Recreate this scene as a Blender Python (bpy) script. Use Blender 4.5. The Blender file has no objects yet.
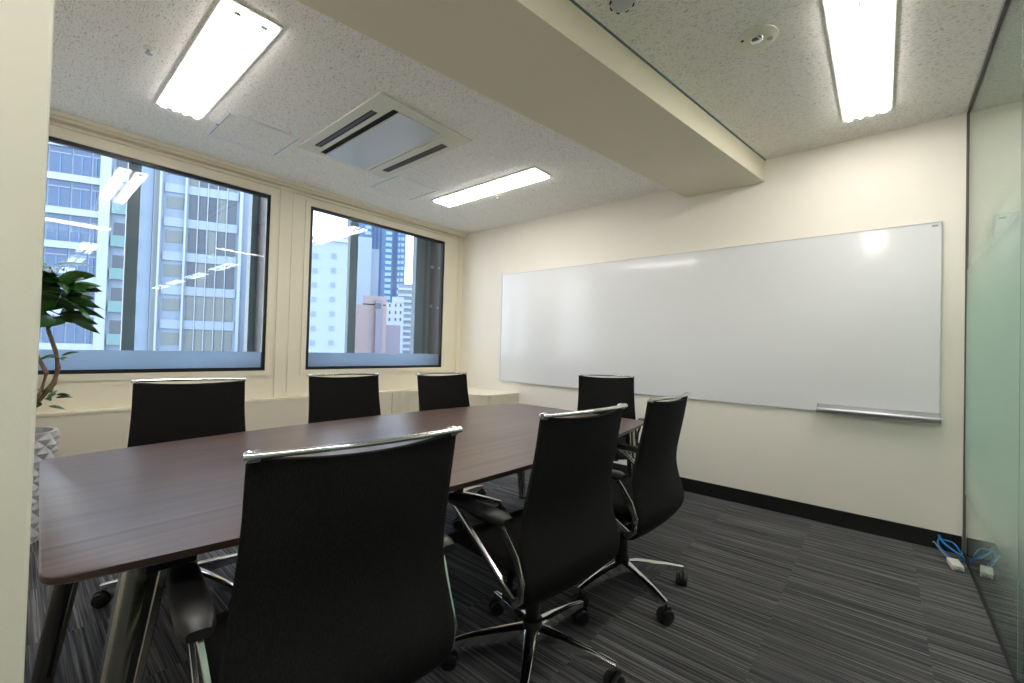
import bpy, bmesh, math, random
from mathutils import Vector, Matrix, Euler
PI = math.pi
sc = bpy.context.scene
COL = sc.collection

# ------------------------------------------------------------------ camera
CAMLOC = Vector((3.1793, -3.6588, 1.1283))
YAW, PITCH, ROLL, FPX = -0.7091, 0.0166, 0.0275, 431.47
fwd = Vector((math.sin(YAW)*math.cos(PITCH), math.cos(YAW)*math.cos(PITCH), math.sin(PITCH)))
rgt0 = Vector((math.cos(YAW), -math.sin(YAW), 0)); up0 = rgt0.cross(fwd)
rgt = math.cos(ROLL)*rgt0 + math.sin(ROLL)*up0
upv = -math.sin(ROLL)*rgt0 + math.cos(ROLL)*up0
cd = bpy.data.cameras.new('camera'); cam = bpy.data.objects.new('camera', cd); COL.objects.link(cam)
m = Matrix((rgt, upv, -fwd)).transposed().to_4x4(); m.translation = CAMLOC
cam.matrix_world = m
cd.sensor_fit = 'HORIZONTAL'; cd.sensor_width = 36.0; cd.lens = FPX*36.0/1024; cd.clip_start = 0.02; cd.clip_end = 2000
sc.camera = cam

# ------------------------------------------------------------------ world, sun, exposure
W = bpy.data.worlds.new('sky'); sc.world = W; W.use_nodes = True
nt = W.node_tree; nt.nodes.clear()
wo = nt.nodes.new('ShaderNodeOutputWorld'); bg = nt.nodes.new('ShaderNodeBackground')
tc = nt.nodes.new('ShaderNodeTexCoord'); sx = nt.nodes.new('ShaderNodeSeparateXYZ'); cr = nt.nodes.new('ShaderNodeValToRGB')
nt.links.new(tc.outputs['Generated'], sx.inputs[0]); nt.links.new(sx.outputs['Z'], cr.inputs[0])
nt.links.new(cr.outputs[0], bg.inputs[0]); nt.links.new(bg.outputs[0], wo.inputs[0])
cr.color_ramp.elements[0].position = 0.0; cr.color_ramp.elements[0].color = (0.95, 0.98, 1.0, 1)
cr.color_ramp.elements[1].position = 0.7; cr.color_ramp.elements[1].color = (0.66, 0.80, 1.0, 1)
bg.inputs[1].default_value = 3.3
sun_d = bpy.data.lights.new('sun', 'SUN'); sun_d.energy = 1.2; sun_d.angle = 0.2; sun_d.color = (1, .96, .9)
sun = bpy.data.objects.new('sun', sun_d); COL.objects.link(sun); sun.rotation_euler = Euler((math.radians(38), math.radians(12), math.radians(100)))
LAMP = 15.5           # radiance of the fluorescent lamp covers
vs = sc.view_settings
vs.view_transform = 'Standard'; vs.look = 'None'; vs.gamma = 1.0; vs.use_curve_mapping = False
vs.exposure = 0.54
sc.cycles.max_bounces = 10; sc.cycles.transparent_max_bounces = 16; sc.cycles.diffuse_bounces = 5
sc.cycles.glossy_bounces = 6; sc.cycles.sample_clamp_indirect = 6

# ------------------------------------------------------------------ materials
def srgb(r, g, b):
    f = lambda c: (c/255/12.92) if c/255 <= .04045 else ((c/255+.055)/1.055)**2.4
    return (f(r), f(g), f(b), 1)
def mat(name, col, rough=.6, metal=0., spec=.5, sheen=0., bump=None, emit=None, coat=0.):
    m = bpy.data.materials.new(name); m.use_nodes = True; n = m.node_tree.nodes; L = m.node_tree.links
    b = n['Principled BSDF']
    b.inputs['Base Color'].default_value = col; b.inputs['Roughness'].default_value = rough
    b.inputs['Metallic'].default_value = metal; b.inputs['Specular IOR Level'].default_value = spec
    b.inputs['Coat Weight'].default_value = coat
    if sheen: b.inputs['Sheen Weight'].default_value = sheen
    if emit:
        b.inputs['Emission Color'].default_value = emit[0]; b.inputs['Emission Strength'].default_value = emit[1]
    if bump:
        sc_, st, dist = bump
        t = n.new('ShaderNodeTexCoord'); ns = n.new('ShaderNodeTexNoise'); bp = n.new('ShaderNodeBump')
        ns.inputs['Scale'].default_value = sc_; ns.inputs['Detail'].default_value = 4
        bp.inputs['Strength'].default_value = st; bp.inputs['Distance'].default_value = dist
        L.new(t.outputs['Object'], ns.inputs['Vector']); L.new(ns.outputs['Fac'], bp.inputs['Height']); L.new(bp.outputs[0], b.inputs['Normal'])
    return m
def math_n(nt, op, a, b=None, c=None):
    n = nt.nodes.new('ShaderNodeMath'); n.operation = op
    for i, v in enumerate((a, b, c)):
        if v is None: continue
        if isinstance(v, (int, float)): n.inputs[i].default_value = v
        else: nt.links.new(v, n.inputs[i])
    return n.outputs[0]
def schlick(nt, f0=.04, k=1.0):
    g = nt.nodes.new('ShaderNodeNewGeometry'); d = nt.nodes.new('ShaderNodeVectorMath'); d.operation = 'DOT_PRODUCT'
    nt.links.new(g.outputs['Normal'], d.inputs[0]); nt.links.new(g.outputs['Incoming'], d.inputs[1])
    c = math_n(nt, 'ABSOLUTE', d.outputs['Value']); o = math_n(nt, 'SUBTRACT', 1, c); p = math_n(nt, 'POWER', o, 5)
    return math_n(nt, 'MULTIPLY_ADD', p, (1-f0)*k, f0)
def glass_mat(name, tint, f0=.04, k=1.0, rough=0.0):
    m = bpy.data.materials.new(name); m.use_nodes = True; t = m.node_tree; t.nodes.clear()
    o = t.nodes.new('ShaderNodeOutputMaterial'); tr = t.nodes.new('ShaderNodeBsdfTransparent'); gl = t.nodes.new('ShaderNodeBsdfGlossy')
    mx = t.nodes.new('ShaderNodeMixShader'); tr.inputs[0].default_value = tint; gl.inputs['Roughness'].default_value = rough
    t.links.new(schlick(t, f0, k), mx.inputs[0]); t.links.new(tr.outputs[0], mx.inputs[1]); t.links.new(gl.outputs[0], mx.inputs[2])
    t.links.new(mx.outputs[0], o.inputs[0]); return m

M = {}
M['wall'] = mat('cream_wallpaper', srgb(240, 234, 222), .75, spec=.25, bump=(350, .12, .002))
M['cream_metal'] = mat('cream_metal', srgb(236, 228, 208), .4)
M['beam'] = mat('cream_beam', srgb(230, 222, 200), .7, spec=.3)
M['cabinet'] = mat('cream_cabinet', srgb(228, 219, 200), .45)
M['black_frame'] = mat('black_window_frame', srgb(22, 24, 27), .35)
M['grey_frame'] = mat('dark_grey_sash', srgb(100, 118, 130), .4)
M['dark_panel'] = mat('dark_jamb', srgb(96, 92, 94), .5)
M['base'] = mat('black_baseboard', srgb(14, 14, 15), .45)
M['white_gloss'] = mat('whiteboard_steel', srgb(230, 230, 231), .15, spec=.5, coat=.2)
M['white_edge'] = mat('whiteboard_edge', srgb(200, 202, 204), .35)
M['alu'] = mat('brushed_aluminium', srgb(176, 178, 182), .4, metal=.9)
M['chrome'] = mat('polished_chrome', srgb(222, 222, 222), .12, metal=1)
M['leg_metal'] = mat('polished_leg_metal', srgb(176, 174, 166), .22, metal=1)
M['dark_metal'] = mat('dark_metal', srgb(28, 28, 30), .4, metal=.4)
M['grey_channel'] = mat('grey_channel', srgb(92, 88, 80), .7)
M['plastic'] = mat('black_plastic', srgb(18, 18, 19), .45)
M['pad'] = mat('black_arm_pad', srgb(22, 22, 23), .42)
M['hole'] = mat('black_void', srgb(8, 8, 9), .9)
M['white_paint'] = mat('white_paint', srgb(226, 226, 218), .5)
M['ac_white'] = mat('ac_cream_white', srgb(228, 224, 206), .45)
M['ac_grille'] = mat('ac_grille_white', srgb(212, 218, 220), .25)
M['ac_dark'] = mat('ac_dark_louvre', srgb(60, 52, 52), .5)
M['pot'] = mat('white_ceramic', srgb(200, 200, 204), .35)
M['white_gloss2'] = mat('hatch_rim_white', srgb(240, 242, 244), .3)
M['soil'] = mat('soil', srgb(50, 38, 30), .95, bump=(60, .8, .01))
M['bark'] = mat('bark', srgb(120, 98, 78), .9, bump=(50, .6, .01))
M['leaf'] = mat('glossy_leaf', srgb(44, 84, 32), .38)
M['blue'] = mat('blue_cable', srgb(24, 120, 190), .45)
M['greyc'] = mat('grey_cable', srgb(150, 150, 150), .5)
M['plug'] = mat('white_plug', srgb(215, 213, 205), .45)
M['lamp'] = mat('lamp_cover', (1, 1, 1, 1), .5, emit=((1.0, .955, .90, 1), LAMP))
M['lamp_dim'] = mat('lamp_diffuser', (1, 1, 1, 1), .5, emit=((1.0, .98, .93, 1), 2.2))
M['lamp_gap'] = mat('lamp_divider', srgb(235, 235, 230), .5)
M['office_wall'] = mat('office_wall', srgb(225, 228, 225), .8)
M['window_glass'] = glass_mat('window_glass', (.95, .975, .985, 1), .035)
M['outer_glass'] = glass_mat('outer_window_glass', (.97, .985, .995, 1), .004, .3)

def fabric():
    m = mat('black_woven_fabric', srgb(26, 26, 27), .85, spec=.22); t = m.node_tree; n = t.nodes; L = t.links; b = n['Principled BSDF']
    c = n.new('ShaderNodeTexCoord'); mp = n.new('ShaderNodeMapping'); mp.inputs['Scale'].default_value = (420, 420, 90); ns = n.new('ShaderNodeTexNoise'); ns.inputs['Scale'].default_value = 1; ns.inputs['Detail'].default_value = 3
    r = n.new('ShaderNodeValToRGB'); r.color_ramp.elements[0].position = .35; r.color_ramp.elements[1].position = .75
    r.color_ramp.elements[0].color = srgb(12, 12, 13); r.color_ramp.elements[1].color = srgb(33, 31, 31)
    L.new(c.outputs['Object'], mp.inputs[0]); L.new(mp.outputs[0], ns.inputs['Vector']); L.new(ns.outputs['Fac'], r.inputs[0]); L.new(r.outputs[0], b.inputs['Base Color'])
    bp = n.new('ShaderNodeBump'); bp.inputs['Strength'].default_value = .35; bp.inputs['Distance'].default_value = .002; L.new(ns.outputs['Fac'], bp.inputs['Height']); L.new(bp.outputs[0], b.inputs['Normal'])
    return m
M['fabric'] = fabric()

def carpet():
    m = bpy.data.materials.new('striped_carpet_tiles'); m.use_nodes = True; t = m.node_tree; n = t.nodes; L = t.links; b = n['Principled BSDF']
    b.inputs['Roughness'].default_value = .95; b.inputs['Specular IOR Level'].default_value = .15
    c = n.new('ShaderNodeTexCoord'); s = n.new('ShaderNodeSeparateXYZ'); L.new(c.outputs['Object'], s.inputs[0])
    ix = math_n(t, 'FLOOR', math_n(t, 'MULTIPLY', math_n(t, 'ADD', s.outputs['X'], .17), 2.0))
    sh = math_n(t, 'MULTIPLY', math_n(t, 'MODULO', ix, 2.0), .25)
    iy = math_n(t, 'FLOOR', math_n(t, 'MULTIPLY', math_n(t, 'ADD', s.outputs['Y'], sh), 2.0))
    seed = math_n(t, 'ADD', math_n(t, 'MULTIPLY', ix, 7.31), math_n(t, 'MULTIPLY', iy, 3.7))
    def stripes(fy, fx, off):
        cb = n.new('ShaderNodeCombineXYZ'); L.new(math_n(t, 'MULTIPLY', s.outputs['X'], fx), cb.inputs[0]); L.new(math_n(t, 'MULTIPLY', s.outputs['Y'], fy), cb.inputs[1])
        L.new(math_n(t, 'ADD', seed, off), cb.inputs[2]); ns = n.new('ShaderNodeTexNoise'); ns.inputs['Scale'].default_value = 1; ns.inputs['Detail'].default_value = 2; ns.inputs['Roughness'].default_value = .6
        L.new(cb.outputs[0], ns.inputs['Vector']); return ns.outputs['Fac']
    a = stripes(100, 1.0, 0); d = stripes(230, 3.0, 5.5)
    mix = math_n(t, 'ADD', math_n(t, 'MULTIPLY', a, .6), math_n(t, 'MULTIPLY', d, .4))
    pile = n.new('ShaderNodeTexNoise'); pile.inputs['Scale'].default_value = 420; L.new(c.outputs['Object'], pile.inputs['Vector'])
    mix = math_n(t, 'ADD', mix, math_n(t, 'MULTIPLY', math_n(t, 'SUBTRACT', pile.outputs['Fac'], .5), .16))
    r = n.new('ShaderNodeValToRGB'); e = r.color_ramp.elements
    e[0].position = .36; e[0].color = srgb(44, 44, 47); e[1].position = .66; e[1].color = srgb(134, 132, 131)
    x = e.new(.46); x.color = srgb(68, 68, 71); x = e.new(.56); x.color = srgb(94, 93, 94)
    L.new(mix, r.inputs[0]); L.new(r.outputs[0], b.inputs['Base Color'])
    bp = n.new('ShaderNodeBump'); bp.inputs['Strength'].default_value = .5; bp.inputs['Distance'].default_value = .004; L.new(mix, bp.inputs['Height']); L.new(bp.outputs[0], b.inputs['Normal'])
    return m
M['carpet'] = carpet()

def ceiling_mat():
    m = bpy.data.materials.new('rockwool_ceiling_board'); m.use_nodes = True; t = m.node_tree; n = t.nodes; L = t.links; b = n['Principled BSDF']
    b.inputs['Roughness'].default_value = .9; b.inputs['Specular IOR Level'].default_value = .2
    c = n.new('ShaderNodeTexCoord'); w = n.new('ShaderNodeTexNoise'); w.inputs['Scale'].default_value = 30
    vm = n.new('ShaderNodeMapping'); vm.inputs['Scale'].default_value = (70, 210, 100); L.new(c.outputs['Object'], vm.inputs[0])
    ad = n.new('ShaderNodeVectorMath'); ad.operation = 'ADD'; L.new(c.outputs['Object'], w.inputs['Vector'])
    sc2 = n.new('ShaderNodeVectorMath'); sc2.operation = 'SCALE'; sc2.inputs['Scale'].default_value = 3.0; L.new(w.outputs['Color'], sc2.inputs[0])
    L.new(vm.outputs[0], ad.inputs[0]); L.new(sc2.outputs[0], ad.inputs[1])
    ns = n.new('ShaderNodeTexNoise'); ns.inputs['Scale'].default_value = 1.0; ns.inputs['Detail'].default_value = 2; L.new(ad.outputs[0], ns.inputs['Vector'])
    r = n.new('ShaderNodeValToRGB'); e = r.color_ramp.elements
    e[0].position = .32; e[0].color = srgb(190, 189, 182); e[1].position = .44; e[1].color = srgb(248, 244, 238)
    L.new(ns.outputs['Fac'], r.inputs[0]); L.new(r.outputs[0], b.inputs['Base Color'])
    bp = n.new('ShaderNodeBump'); bp.inputs['Strength'].default_value = .5; bp.inputs['Distance'].default_value = .004; L.new(r.outputs[0], bp.inputs['Height']); L.new(bp.outputs[0], b.inputs['Normal'])
    return m
M['ceiling'] = ceiling_mat()

def wood():
    m = bpy.data.materials.new('dark_wood_laminate'); m.use_nodes = True; t = m.node_tree; n = t.nodes; L = t.links; b = n['Principled BSDF']
    b.inputs['Roughness'].default_value = .34; b.inputs['Specular IOR Level'].default_value = .5
    c = n.new('ShaderNodeTexCoord'); mp = n.new('ShaderNodeMapping'); mp.inputs['Scale'].default_value = (26, .9, 1); L.new(c.outputs['Object'], mp.inputs[0])
    ns = n.new('ShaderNodeTexNoise'); ns.inputs['Scale'].default_value = 1; ns.inputs['Detail'].default_value = 6; ns.inputs['Distortion'].default_value = .3; L.new(mp.outputs[0], ns.inputs['Vector'])
    mp2 = n.new('ShaderNodeMapping'); mp2.inputs['Scale'].default_value = (160, 3, 1); L.new(c.outputs['Object'], mp2.inputs[0])
    n2 = n.new('ShaderNodeTexNoise'); n2.inputs['Scale'].default_value = 1; n2.inputs['Detail'].default_value = 3; L.new(mp2.outputs[0], n2.inputs['Vector'])
    f = math_n(t, 'ADD', math_n(t, 'MULTIPLY', ns.outputs['Fac'], .7), math_n(t, 'MULTIPLY', n2.outputs['Fac'], .3))
    r = n.new('ShaderNodeValToRGB'); e = r.color_ramp.elements
    e[0].position = .32; e[0].color = srgb(68, 51, 45); e[1].position = .68; e[1].color = srgb(108, 84, 74)
    L.new(f, r.inputs[0]); L.new(r.outputs[0], b.inputs['Base Color']); return m
M['wood'] = wood()
M['wood_edge'] = mat('dark_wood_edge', srgb(48, 32, 28), .45)

def frost_mat():
    # clear toughened glass with a green-white frosted film whose dots thin out towards top and bottom
    m = bpy.data.materials.new('partition_glass_frosted_band'); m.use_nodes = True; t = m.node_tree; t.nodes.clear(); n = t.nodes; L = t.links
    o = n.new('ShaderNodeOutputMaterial'); tr = n.new('ShaderNodeBsdfTransparent'); tr.inputs[0].default_value = (.74, .82, .78, 1)
    df = n.new('ShaderNodeBsdfDiffuse'); tl = n.new('ShaderNodeBsdfTranslucent'); df.inputs[0].default_value = srgb(176, 200, 186); tl.inputs[0].default_value = srgb(226, 240, 230)
    fm = n.new('ShaderNodeMixShader'); fm.inputs[0].default_value = .5; L.new(df.outputs[0], fm.inputs[1]); L.new(tl.outputs[0], fm.inputs[2])
    c = n.new('ShaderNodeTexCoord'); s = n.new('ShaderNodeSeparateXYZ'); L.new(c.outputs['Object'], s.inputs[0])
    def ramp(a, b_):
        q = n.new('ShaderNodeMapRange'); q.interpolation_type = 'SMOOTHSTEP'; q.inputs[1].default_value = a; q.inputs[2].default_value = b_; L.new(s.outputs['Z'], q.inputs[0]); return q.outputs[0]
    fac = math_n(t, 'MULTIPLY', math_n(t, 'MULTIPLY', ramp(.12, .75), ramp(1.88, 1.30)), .97)
    gl = n.new('ShaderNodeBsdfGlossy'); gl.inputs['Roughness'].default_value = 0.0; gl.inputs[0].default_value = (.92, .95, .93, 1)
    mx = n.new('ShaderNodeMixShader'); L.new(schlick(t, .05), mx.inputs[0]); L.new(tr.outputs[0], mx.inputs[1]); L.new(gl.outputs[0], mx.inputs[2])
    m2 = n.new('ShaderNodeMixShader'); L.new(fac, m2.inputs[0]); L.new(mx.outputs[0], m2.inputs[1]); L.new(fm.outputs[0], m2.inputs[2])
    L.new(m2.outputs[0], o.inputs[0]); return m
M['partition'] = frost_mat()

def strip_film():
    m = bpy.data.materials.new('window_frosted_strip'); m.use_nodes = True; t = m.node_tree; t.nodes.clear(); n = t.nodes; L = t.links
    o = n.new('ShaderNodeOutputMaterial'); tr = n.new('ShaderNodeBsdfTransparent'); tr.inputs[0].default_value = (.8, .85, .9, 1)
    tl = n.new('ShaderNodeBsdfTranslucent'); tl.inputs[0].default_value = (.46, .54, .64, 1); df = n.new('ShaderNodeBsdfDiffuse'); df.inputs[0].default_value = (.45, .5, .55, 1)
    a = n.new('ShaderNodeMixShader'); a.inputs[0].default_value = .75; L.new(df.outputs[0], a.inputs[1]); L.new(tl.outputs[0], a.inputs[2])
    b = n.new('ShaderNodeMixShader'); b.inputs[0].default_value = .88; L.new(tr.outputs[0], b.inputs[1]); L.new(a.outputs[0], b.inputs[2]); L.new(b.outputs[0], o.inputs[0]); return m
M['strip'] = strip_film()

# ------------------------------------------------------------------ mesh helpers
class MB:
    """collects shapes, then links them as ONE mesh object"""
    def __init__(s): s.bm = bmesh.new()
    def box(s, x0, x1, y0, y1, z0, z1, bev=0, seg=2, mtx=None):
        r = bmesh.ops.create_cube(s.bm, size=1); v = r['verts']
        bmesh.ops.scale(s.bm, vec=(x1-x0, y1-y0, z1-z0), verts=v); bmesh.ops.translate(s.bm, vec=((x0+x1)/2, (y0+y1)/2, (z0+z1)/2), verts=v)
        if mtx is not None: bmesh.ops.transform(s.bm, matrix=mtx, verts=v)
        if bev:
            es = list({e for q in v for e in q.link_edges})
            bmesh.ops.bevel(s.bm, geom=es, offset=bev, segments=seg, affect='EDGES', profile=.5)
        return s
    def prism(s, pts, z0, z1, bev=0, mat_side=None):
        a = [s.bm.verts.new((p[0], p[1], z0)) for p in pts]; b = [s.bm.verts.new((p[0], p[1], z1)) for p in pts]
        f = [s.bm.faces.new(a[::-1]), s.bm.faces.new(b)]; n = len(pts)
        for i in range(n):
            q = s.bm.faces.new((a[i], a[(i+1) % n], b[(i+1) % n], b[i])); f.append(q)
            if mat_side is not None: q.material_index = mat_side
        if bev:
            es = [e for e in f[1].edges]+[e for e in f[0].edges]
            bmesh.ops.bevel(s.bm, geom=es, offset=bev, segments=2, affect='EDGES', profile=.5)
        return s
    def loft(s, rings, cap=True, close=False):
        vs_ = [[s.bm.verts.new(p) for p in r] for r in rings]; n = len(rings[0])
        k = len(rings)
        for i in range(k if close else k-1):
            A, B = vs_[i], vs_[(i+1) % k]
            for j in range(n): s.bm.faces.new((A[j], A[(j+1) % n], B[(j+1) % n], B[j]))
        if cap and not close: s.bm.faces.new(vs_[0][::-1]); s.bm.faces.new(vs_[-1])
        return s
    def tube(s, pts, r, n=10, sy=1.0, upd=Vector((0, 0, 1)), cap=True):
        """tube along pts; r number or list; sy squashes the second axis"""
        pts = [Vector(p) for p in pts]; R = r if isinstance(r, (list, tuple)) else [r]*len(pts); rings = []
        for i, p in enumerate(pts):
            d = (pts[min(i+1, len(pts)-1)]-pts[max(i-1, 0)]).normalized()
            a = d.cross(upd)
            if a.length < 1e-3: a = d.cross(Vector((1, 0, 0)))
            a.normalize(); b = a.cross(d).normalized()
            rings.append([p+a*math.cos(2*PI*k/n)*R[i]+b*math.sin(2*PI*k/n)*R[i]*sy for k in range(n)])
        return s.loft(rings, cap)
    def blade(s, pts, w, t, upd):
        """rectangular section bar; w along (dir x upd), t along the other axis; lists allowed"""
        pts = [Vector(p) for p in pts]; Wd = w if isinstance(w, (list, tuple)) else [w]*len(pts); T = t if isinstance(t, (list, tuple)) else [t]*len(pts); rings = []
        for i, p in enumerate(pts):
            d = (pts[min(i+1, len(pts)-1)]-pts[max(i-1, 0)]).normalized(); a = d.cross(upd).normalized(); b = a.cross(d).normalized()
            x, y = Wd[i]/2, T[i]/2; c = .3
            sec = [(x, y*(1-c)), (x*(1-c*.6), y), (-x*(1-c*.6), y), (-x, y*(1-c)), (-x, -y*(1-c)), (-x*(1-c*.6), -y), (x*(1-c*.6), -y), (x, -y*(1-c))]
            rings.append([p+a*u+b*v for u, v in sec])
        return s.loft(rings)
    def lathe(s, prof, cx=0, cy=0, n=20, axis='Z', mtx=None):
        rings = []
        for r, z in prof:
            ring = []
            for k in range(n):
                c, q = math.cos(2*PI*k/n)*r, math.sin(2*PI*k/n)*r
                v = Vector((cx+c, cy+q, z)) if axis == 'Z' else (Vector((cx+c, z, cy+q)) if axis == 'Y' else Vector((z, cx+c, cy+q)))
                ring.append(mtx @ v if mtx is not None else v)
            rings.append(ring)
        return s.loft(rings)
    def grid(s, f, nu, nv):
        v = [[s.bm.verts.new(f(i/nu, j/nv)) for j in range(nv+1)] for i in range(nu+1)]
        for i in range(nu):
            for j in range(nv): s.bm.faces.new((v[i][j], v[i+1][j], v[i+1][j+1], v[i][j+1]))
        return s
    def quad(s, a, b, c, d):
        s.bm.faces.new([s.bm.verts.new(p) for p in (a, b, c, d)]); return s
    def build(s, name, m, parent=None, smooth=None, loc=None, rot=None):
        bmesh.ops.recalc_face_normals(s.bm, faces=s.bm.faces)
        me = bpy.data.meshes.new(name); s.bm.to_mesh(me); s.bm.free()
        for q in (m if isinstance(m, (list, tuple)) else [m]): me.materials.append(q)
        if smooth:
            for p in me.polygons: p.use_smooth = True
            me.set_sharp_from_angle(angle=math.radians(smooth))
        o = bpy.data.objects.new(name, me); COL.objects.link(o)
        if parent: o.parent = parent
        if loc: o.location = loc
        if rot: o.rotation_euler = rot
        return o
def tag(o, label=None, cat=None, group=None, kind=None):
    if label: o['label'] = label
    if cat: o['category'] = cat
    if group: o['group'] = group
    if kind: o['kind'] = kind
    return o
def struct(o): o['kind'] = 'structure'; return o
def empty(name, loc=(0, 0, 0), rz=0):
    o = bpy.data.objects.new(name, None); COL.objects.link(o); o.location = loc; o.rotation_euler = (0, 0, rz); o.empty_display_size = .1; return o
def copy_tree(o, parent=None):
    c = o.copy(); COL.objects.link(c); c.parent = parent
    for ch in list(o.children): copy_tree(ch, c)
    return c

# ------------------------------------------------------------------ room shell
XW, XG = -0.817, 3.553
YN = -4.1
HL, HR = 2.532, 2.60
struct(MB().box(XW-.3, 11.6, YN-2.5, .0, -.12, 0).build('floor', M['carpet']))
AB = .1503   # the beam runs a little askew
def bx_at(x0, y): return x0 + AB*y
# ceilings: lower board by the windows, higher board towards the glass partition
struct(MB().prism([(XW-.028, .0), (bx_at(2.1, 0), .0), (bx_at(2.1, YN), YN), (XW-.028, YN)], HL, HL+.12).build('ceiling', M['ceiling']))
struct(MB().prism([(bx_at(2.1, 0)+.0, .0), (XG-.012, .0), (XG-.012, YN), (bx_at(2.1, YN), YN)], HR, HR+.12).build('ceiling', M['ceiling']))
b = MB(); b.prism([(bx_at(1.919, 0), 0), (bx_at(2.496, 0), 0), (bx_at(2.496, YN), YN), (bx_at(1.919, YN), YN)], 2.434, HR+.01)
struct(b.build('trim_1', M['beam']))
# thin shadow-gap trims along the beam and the right ceiling
b = MB(); b.prism([(bx_at(2.496, 0), 0), (bx_at(2.504, 0), 0), (bx_at(2.504, YN), YN), (bx_at(2.496, YN), YN)], HR-.006, HR)
struct(b.build('trim_2', M['grey_frame']))
# whiteboard wall
struct(MB().box(XW-.3, 11.6, 0, .12, 0, 2.75).build('wall_back', M['wall']))
struct(MB().box(-.72+.0, XG-.01, -.008, 0, 0, .105).build('baseboard_back', M['base']))
struct(MB().box(XW, 1.90, -.006, 0, HL-.004, HL).build('trim_3', M['cream_metal']))
# near wall and the short wall return beside the camera
struct(MB().box(XW-.3, XG, YN-.12, YN, 0, 2.75).build('wall_front', M['wall']))
struct(MB().box(2.30, 2.45, YN, -3.636, 0, HR, bev=.004).build('wall_return', M['wall']))
# window wall: built around two openings
W1 = (-3.85, -2.232); W2 = (-1.893, -.290); ZB, ZT = .884, 2.388
XB = -1.30
w = MB()
w.box(XB, XW, YN, W1[0], 0, 3.0); w.box(XB, XW, W1[1], W2[0], 0, 3.0); w.box(XB, XW, W2[1], 0, 0, 3.0)
for a_, b_ in (W1, W2): w.box(XB, XW, a_, b_, 0, ZB); w.box(XW-.03, XW, a_, b_, ZT, 2.95); w.box(XB, XW-.03, a_, b_, 2.95, 3.0)
struct(w.build('wall_left', M['cream_metal']))
def window(n, y0, y1, mull, stile, latch):
    r = struct(empty('window_%d' % n, (XW, (y0+y1)/2, ZB))); o = Vector((XW, (y0+y1)/2, ZB))
    def B(*a, **k):
        q = MB(); return q.box(a[0]-o.x, a[1]-o.x, a[2]-o.y, a[3]-o.y, a[4]-o.z, a[5]-o.z, **k)
    def ring(x0, x1, ya, yb, za, zb, t, tb=None):
        q = MB(); tb = tb or t
        for c in ((ya, ya+t, za, zb), (yb-t, yb, za, zb), (ya+t, yb-t, za, za+tb), (ya+t, yb-t, zb-t, zb)):
            q.box(x0-o.x, x1-o.x, c[0]-o.y, c[1]-o.y, c[2]-o.z, c[3]-o.z)
        return q
    ring(XW-.03, XW+.002, y0+.001, y1-.001, ZB+.001, ZT-.001, .026).build('inner_frame', M['black_frame'], r)
    ring(XW, XW+.010, y0-.045, y1+.045, ZB-.045, ZT+.045, .045).build('window_trim', M['cream_metal'], r)
    B(XW-.022, XW-.016, y0+.026, y1-.026, ZB+.026, ZT-.026).build('inner_pane', M['window_glass'], r)
    B(XW-.0155, XW-.0150, y0+.028, y1-.028, ZB+.026, ZB+.158).build('frosted_strip', M['strip'], r)
    # deep reveal lining and the outer sliding sash
    ring(-1.25, XW-.031, y0+.001, y1-.001, ZB+.001, 2.94, .012).build('reveal_lining', M['dark_panel'], r)
    sash = ring(-1.14, -1.06, y0+.013, y1-.013, ZB+.013, 2.92, .05, .06)
    sash.build('outer_sash', M['grey_frame'], r)
    q = B(-1.085, -1.05, mull[0], mull[1], ZB+.06, 2.88); q.box(-1.085-o.x, -1.035-o.x, mull[0]-.012-o.y, mull[0]-o.y, ZB+.06-o.z, 2.88-o.z); q.build('meeting_stile', M['grey_frame'], r)
    if stile: B(-1.12, -1.05, stile[0], stile[1], ZB+.06, 2.88).build('sash_stile', M['grey_frame'], r)
    B(-1.10, -1.094, y0+.06, y1-.06, ZB+.06, 2.87).build('outer_pane', M['outer_glass'], r)
    if latch:
        B(-1.125, -1.055, -.40, -.353, ZB+.06, 2.88).build('latch_plate', M['dark_panel'], r)
        for z in latch:
            q = B(-1.03, -.99, y1-.03, y1-.012, z-.02, z+.02, bev=.004); h = q.build('latch', M['alu'], r)
            B(-.90, -.88, y1-.022, y1-.012, z-.035, z-.015, bev=.003).build('latch_stud', M['alu'], h)
    return r
window(1, W1[0], W1[1], (-3.112, -3.05), (-2.297, -2.262), None)
window(2, W2[0], W2[1], (-1.362, -1.278), (-.524, -.40), (1.62, 2.1))
# pillar cover between the windows, with raised rounded edge, and the right end cover
q = MB(); q.box(XW, XW+.014, -2.16, -2.06, .652, 2.49, bev=.005); q.box(XW, XW+.004, -2.05, -1.95, .652, 2.49)
struct(q.build('trim_4', M['cream_metal']))
q = MB(); q.box(XW, XW+.02, -.075, -.002, .652, 2.49, bev=.006); struct(q.build('trim_5', M['cream_metal']))
# blind box / cornice above the windows
q = MB(); q.box(XW, XW+.085, YN, 0, 2.515, HL); q.box(XW+.0, XW+.055, YN, 0, 2.49, 2.515); q.box(XW+.07, XW+.085, YN, 0, 2.505, 2.515); q.box(XW, XW+.02, YN, 0, 2.462, 2.474)
struct(q.build('trim_6', M['cream_metal']))

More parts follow.
